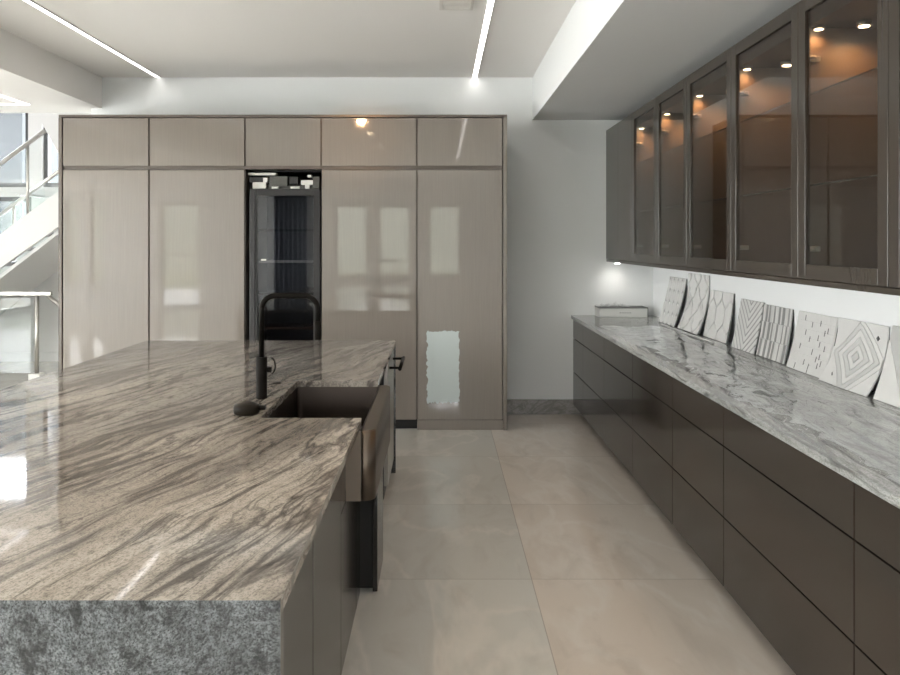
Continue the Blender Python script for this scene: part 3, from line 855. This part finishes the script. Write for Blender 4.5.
# 2 tall lattice
w, h = .46, .445
tl = []
for r in range(-1, 4):
    for c in range(-1, 4):
        for (ox, oy) in ((0, 0), (.115, .12)):
            x = c*.23+ox; y = r*.24+oy
            p = [(x, y-.115), (x+.04, y-.05), (x+.1, y), (x+.04, y+.05), (x, y+.115), (x-.04, y+.05), (x-.1, y), (x-.04, y-.05)]
            tl.append((p, 'tile_white'))
            tl.append(([(x+.05, y+.055), (x+.1, y+.012), (x+.108, y+.06), (x+.065, y+.11)], 'tile_white'))
            tl.append(([(x-.05, y+.055), (x-.1, y+.012), (x-.108, y+.06), (x-.065, y+.11)], 'tile_white'))
sample('tallest white tile sample sheet with a grey lattice pattern', 6.20, w, h, tl, M['grout'], xb=1.90, lean=.085, sag=1.3, skew=-.03)
# 3 long hexagons
w, h = .44, .34
sample('pale tile sample sheet of long pointed hexagons', 5.68, w, h, hexes(w, h, .165, .235, .065, 'tile_white', .004), M['tile_grey'], xb=1.928, lean=.07, skew=-.07)
# 4 chevron
w, h = .35, .32
tl = []
for r in range(-3, 12):
    y = r*.05
    for half in (0, 1):
        a, c = (0, w/2) if half == 0 else (w/2, w)
        ya, yc = (y+.16, y) if half == 0 else (y, y+.16)
        m = 'tile_white' if r % 1 == 0 else 'tile_pale'
        tl.append(([(a, ya), (c, yc), (c, yc+.034), (a, ya+.034)], m))
        tl.append(([(a, ya+.036), (c, yc+.036), (c, yc+.048), (a, ya+.048)], 'tile_grey'))
sample('white and grey chevron tile sample sheet', 5.10, w, h, tl, M['grout'], xb=1.915, lean=.06, skew=-.08)
# 5 three rows of stripes
w, h = .37, .31
tl = []
for r in range(3):
    x = -.02 + .012*r
    pat = [.022, .014, .03, .012, .024, .034, .012, .02, .03, .014, .026, .02, .034, .012, .03, .02, .03, .03]
    ms = ['tile_grey', 'tile_white', 'tile_grey', 'tile_pale', 'tile_white', 'tile_grey', 'tile_white', 'tile_pale']
    for i, pw in enumerate(pat):
        tl.append(([(x, r*.105+.001), (x+pw-.0015, r*.105+.001), (x+pw-.0015, r*.105+.1025), (x, r*.105+.1025)], ms[(i+r*3) % 8]))
        x += pw
sample('grey and white striped tile sample sheet in three rows', 4.73, w, h, tl, M['grout'], xb=1.928, lean=.06, skew=-.10)
# 6 bricks with dark dashes
w, h = .41, .315
tl = []; rows = 21
dash = {(1,3),(2,9),(3,6),(5,11),(6,4),(7,9),(8,6),(9,10),(10,12),(11,3),(12,8),(13,11),(14,10),(15,12),(17,8),(18,3),(19,8),(4,12),(16,11),(16,6)}
for r in range(7):
    for c in range(15):
        x = c*.029 + (.0145 if r % 2 else 0) - .0145; y = r*.045
        tl.append(([(x+.001, y+.001), (x+.028, y+.001), (x+.028, y+.044), (x+.001, y+.044)], 'tile_white'))
for (r, c) in dash:
    x = c*.0285; y = h - r*.0155
    tl.append(([(x, y-.03), (x+.009, y-.03), (x+.009, y), (x, y)], 'tile_dark'))
tl = [q for q in tl]
class _: pass
def dashes_first(tiles):
    # a dash replaces the stretch of white brick it stands in
    whites = [t_ for t_ in tiles if t_[1] == 'tile_white']; darks = [t_ for t_ in tiles if t_[1] == 'tile_dark']
    out = list(darks)
    for poly, m in whites:
        xs = [p[0] for p in poly]; ysv = [p[1] for p in poly]
        parts = [(min(xs), max(xs), min(ysv), max(ysv))]
        for dp, _m in darks:
            dx0, dx1 = dp[0][0], dp[1][0]; dy0, dy1 = dp[0][1], dp[2][1]
            nxt = []
            for (a, c, e, f) in parts:
                if dx1 <= a or dx0 >= c or dy1 <= e or dy0 >= f: nxt.append((a, c, e, f)); continue
                if dx0 > a: nxt.append((a, dx0, e, f))
                if dx1 < c: nxt.append((dx1, c, e, f))
                m0, m1 = max(a, dx0), min(c, dx1)
                if dy0 > e: nxt.append((m0, m1, e, dy0))
                if dy1 < f: nxt.append((m0, m1, dy1, f))
            parts = nxt
        out += [([(a, e), (c, e), (c, f), (a, f)], m) for (a, c, e, f) in parts if c-a > .0008 and f-e > .0008]
    return out
sample('white brick tile sample sheet dotted with short dark dashes', 4.28, w, h, dashes_first(tl), M['grout_white'], xb=1.91, lean=.06, skew=-.06)
# 7 concentric diamonds
w, h = .43, .325
tl = []
cx_, cy_ = w*.5, h*.46
for k, m in ((5, 'tile_white'), (4, 'tile_soft'), (3, 'tile_white'), (2, 'tile_soft'), (1, 'tile_white'), (0, 'tile_pale')):
    a0, b0 = .03+.042*k, .028+.036*k
    a1, b1 = a0-.036, b0-.031
    if k == 0: tl.append(([(cx_-a0, cy_), (cx_, cy_-b0), (cx_+a0, cy_), (cx_, cy_+b0)], m)); continue
    for sx_, sy_ in ((1, 1), (1, -1), (-1, 1), (-1, -1)):
        tl.append(([(cx_+sx_*a0, cy_), (cx_, cy_+sy_*b0), (cx_, cy_+sy_*b1), (cx_+sx_*a1, cy_)], m))
for (px_, py_) in ((.09, .05), (.33, .06), (.36, .26)):
    tl.append(([(px_-.012, py_), (px_, py_-.012), (px_+.012, py_), (px_, py_+.012)], 'tile_dark'))
sample('large white tile sample sheet with concentric diamonds', 3.87, w, h, tl, M['grout_white'], xb=1.885, lean=.085, sag=1.1, skew=-.05)
# 8 plain at the edge of the view
w, h = .40, .33
tl = [([(0, 0), (w*.5, 0), (0, h*.8)], 'tile_white'), ([(w*.5+.004, 0), (w, 0), (w, h), (.004, h), (.004, h*.8)], 'tile_pale')]
sample('white and grey wedge tile sample sheet cut off by the right edge', 3.40, w, h, tl, M['grout_white'], xb=1.90, lean=.08, skew=-.05)
for k, (y0, y1) in enumerate(((5.72, 6.43), (5.22, 5.70))):
    b = B(); box(b, 1.822, 1.838, y0, y1, WT+.0005, WT+.014, .004, 2)
    tag(obj('pencil_trim', b, M['tile_pale']), ['far pale stone pencil trim bar lying before the picket and lattice samples', 'nearer pale stone pencil trim bar lying before the hexagon sample'][k], 'tile trim', 'pencil trim bars')

# ------------------------------------------------------------------ stairs and guard rail in the hall on the left
SL = .74
def zs(x): return 1.72 + SL*(x + 5.08)       # top line of the near stringer
t = thing('staircase', 'white staircase with glass balustrade rising to the right in the hall', 'staircase', (-5.3, 9.75, 0))
xa, xb_ = -7.25, -3.30
for y0, y1 in ((9.05, 9.11), (10.36, 10.42)):
    b = B(); prism(b, [(xa, max(.0, zs(xa)-.45)), (xa+.3, max(0, zs(xa+.3)-.45)), (xb_, zs(xb_)-.45), (xb_, zs(xb_)), (xa, zs(xa))], 'y', y0, y1); obj('stringer', b, M['white'], t)
b = B(); prism(b, [(xa+.62, .03), (xb_, zs(xb_)-.44), (xb_, zs(xb_)-.40), (xa+.55, .03)], 'y', 9.112, 10.358); obj('soffit_panel', b, M['white'], t)
ns = 16
for k in range(ns):
    x = xa + .05 + (xb_-xa-.05)*k/ns
    b = B(); box(b, x, x+.28, 9.112, 10.358, zs(x)-.10, zs(x)-.05, .003, 1); obj('step', b, M['white'], t)
for (yy, xe0, xe1) in ((9.08, xa+.2, -4.60), (10.39, xa+.2, xb_)):
    b = B(); tube(b, [(xe0, yy, zs(xe0)+.83), (xe1, yy, zs(xe1)+.83)], .026, 12); obj('handrail', b, M['steel'], t)
    b = B(); prism(b, [(xe0, zs(xe0)-.02), (xe1, zs(xe1)-.02), (xe1, zs(xe1)+.81), (xe0, zs(xe0)+.81)], 'y', yy-.006, yy+.006); obj('glass_panel', b, M['glass_clear'], t)
    for xx in (xe0+.25, -5.68 if yy > 10 else -6.0, xe1-.2):
        b = B(); tube(b, [(xx, yy, zs(xx)-.03), (xx, yy, zs(xx)+.81)], .016, 10); obj('post', b, M['steel'], t)
b = B(); prism(b, [(-5.52, 3.55), (-4.55, 1.80), (-3.27, 1.80), (-3.27, ZA), (-5.52, ZA)], 'y', 10.435, 10.495); struct('wall_stair_bulkhead', b, M['white'])

GY = 8.88
t = thing('guard_rail', 'steel and glass guard rail in front of the stairs', 'railing', (-5.6, GY, 0))
b = B(); box(b, -8.2, -4.42, GY-.025, GY+.025, 1.0, 1.045, .006, 2); obj('top_rail', b, M['steel'], t)
for x in (-4.59, -5.9, -7.2):
    b = B(); tube(b, [(x, GY, .11), (x, GY, 1.0)], .024, 14); p = obj('post', b, M['steel'], t)
    b = B(); box(b, x-.065, x+.065, GY-.065, GY+.065, 0, .115, .004, 1); obj('base_block', b, M['white_plastic'], p)
b = B(); box(b, -7.16, -5.94, GY-.006, GY+.006, .12, .97); obj('glass_panel', b, M['glass_clear'], t)
b = B(); box(b, -5.86, -4.63, GY-.006, GY+.006, .12, .97); obj('glass_panel', b, M['glass_clear'], t)
b = B(); tube(b, [(-4.47, GY, 1.0), (-4.0, GY+.0, .62)], .024, 12); obj('sloping_rail', b, M['steel'], t)

# drape behind the camera, mirrored in the fridge door
t = thing('curtain', 'slate grey curtain hanging beside the garden door behind the viewer', 'curtain', (-3.65, YF+.12, .03))
b = B(); n = 90; lo = []; hi = []
for i in range(n+1):
    x = -4.05 + .8*i/n; y = YF+.12+.04*math.sin(i/n*PI*2*7)+.01*math.sin(i*1.3)
    lo.append(b.verts.new((x, y, .03))); hi.append(b.verts.new((x, y, 2.78)))
for i in range(n): b.faces.new((lo[i], lo[i+1], hi[i+1], hi[i])).smooth = True
o = obj('fabric', b, M['curtain'], t); md = o.modifiers.new('thickness', 'SOLIDIFY'); md.thickness = .004
b = B(); tube(b, [(-4.15, YF+.12, 2.80), (-3.1, YF+.12, 2.80)], .012, 10)
for x in (-4.1, -3.15): tube(b, [(x, YF+.001, 2.80), (x, YF+.12, 2.80)], .008, 8)
obj('rod', b, M['black_metal'], t)

# ------------------------------------------------------------------ sky and render look
w = bpy.data.worlds.new('sky'); sc.world = w; w.use_nodes = True
nt = w.node_tree; nt.nodes.clear()
out = nt.nodes.new('ShaderNodeOutputWorld'); bg = nt.nodes.new('ShaderNodeBackground')
tc = nt.nodes.new('ShaderNodeTexCoord'); sp = nt.nodes.new('ShaderNodeSeparateXYZ'); rp = nt.nodes.new('ShaderNodeValToRGB')
nt.links.new(tc.outputs['Generated'], sp.inputs[0]); nt.links.new(sp.outputs[2], rp.inputs[0])
e = rp.color_ramp.elements
e[0].position = 0.0; e[0].color = (1.0, .972, .95, 1); e[1].position = .7; e[1].color = (.84, .89, 1.0, 1)
nt.links.new(rp.outputs[0], bg.inputs[0]); bg.inputs[1].default_value = 8.0
nt.links.new(bg.outputs[0], out.inputs[0])

vs = sc.view_settings
vs.view_transform = 'Standard'; vs.look = 'None'; vs.gamma = 1.0; vs.use_curve_mapping = False
vs.exposure = 1.5
cy = sc.cycles
cy.max_bounces = 10; cy.diffuse_bounces = 5; cy.glossy_bounces = 5; cy.transparent_max_bounces = 24; cy.transmission_bounces = 6
cy.sample_clamp_indirect = 6.0; cy.caustics_reflective = False; cy.caustics_refractive = False
cy.use_denoising = True
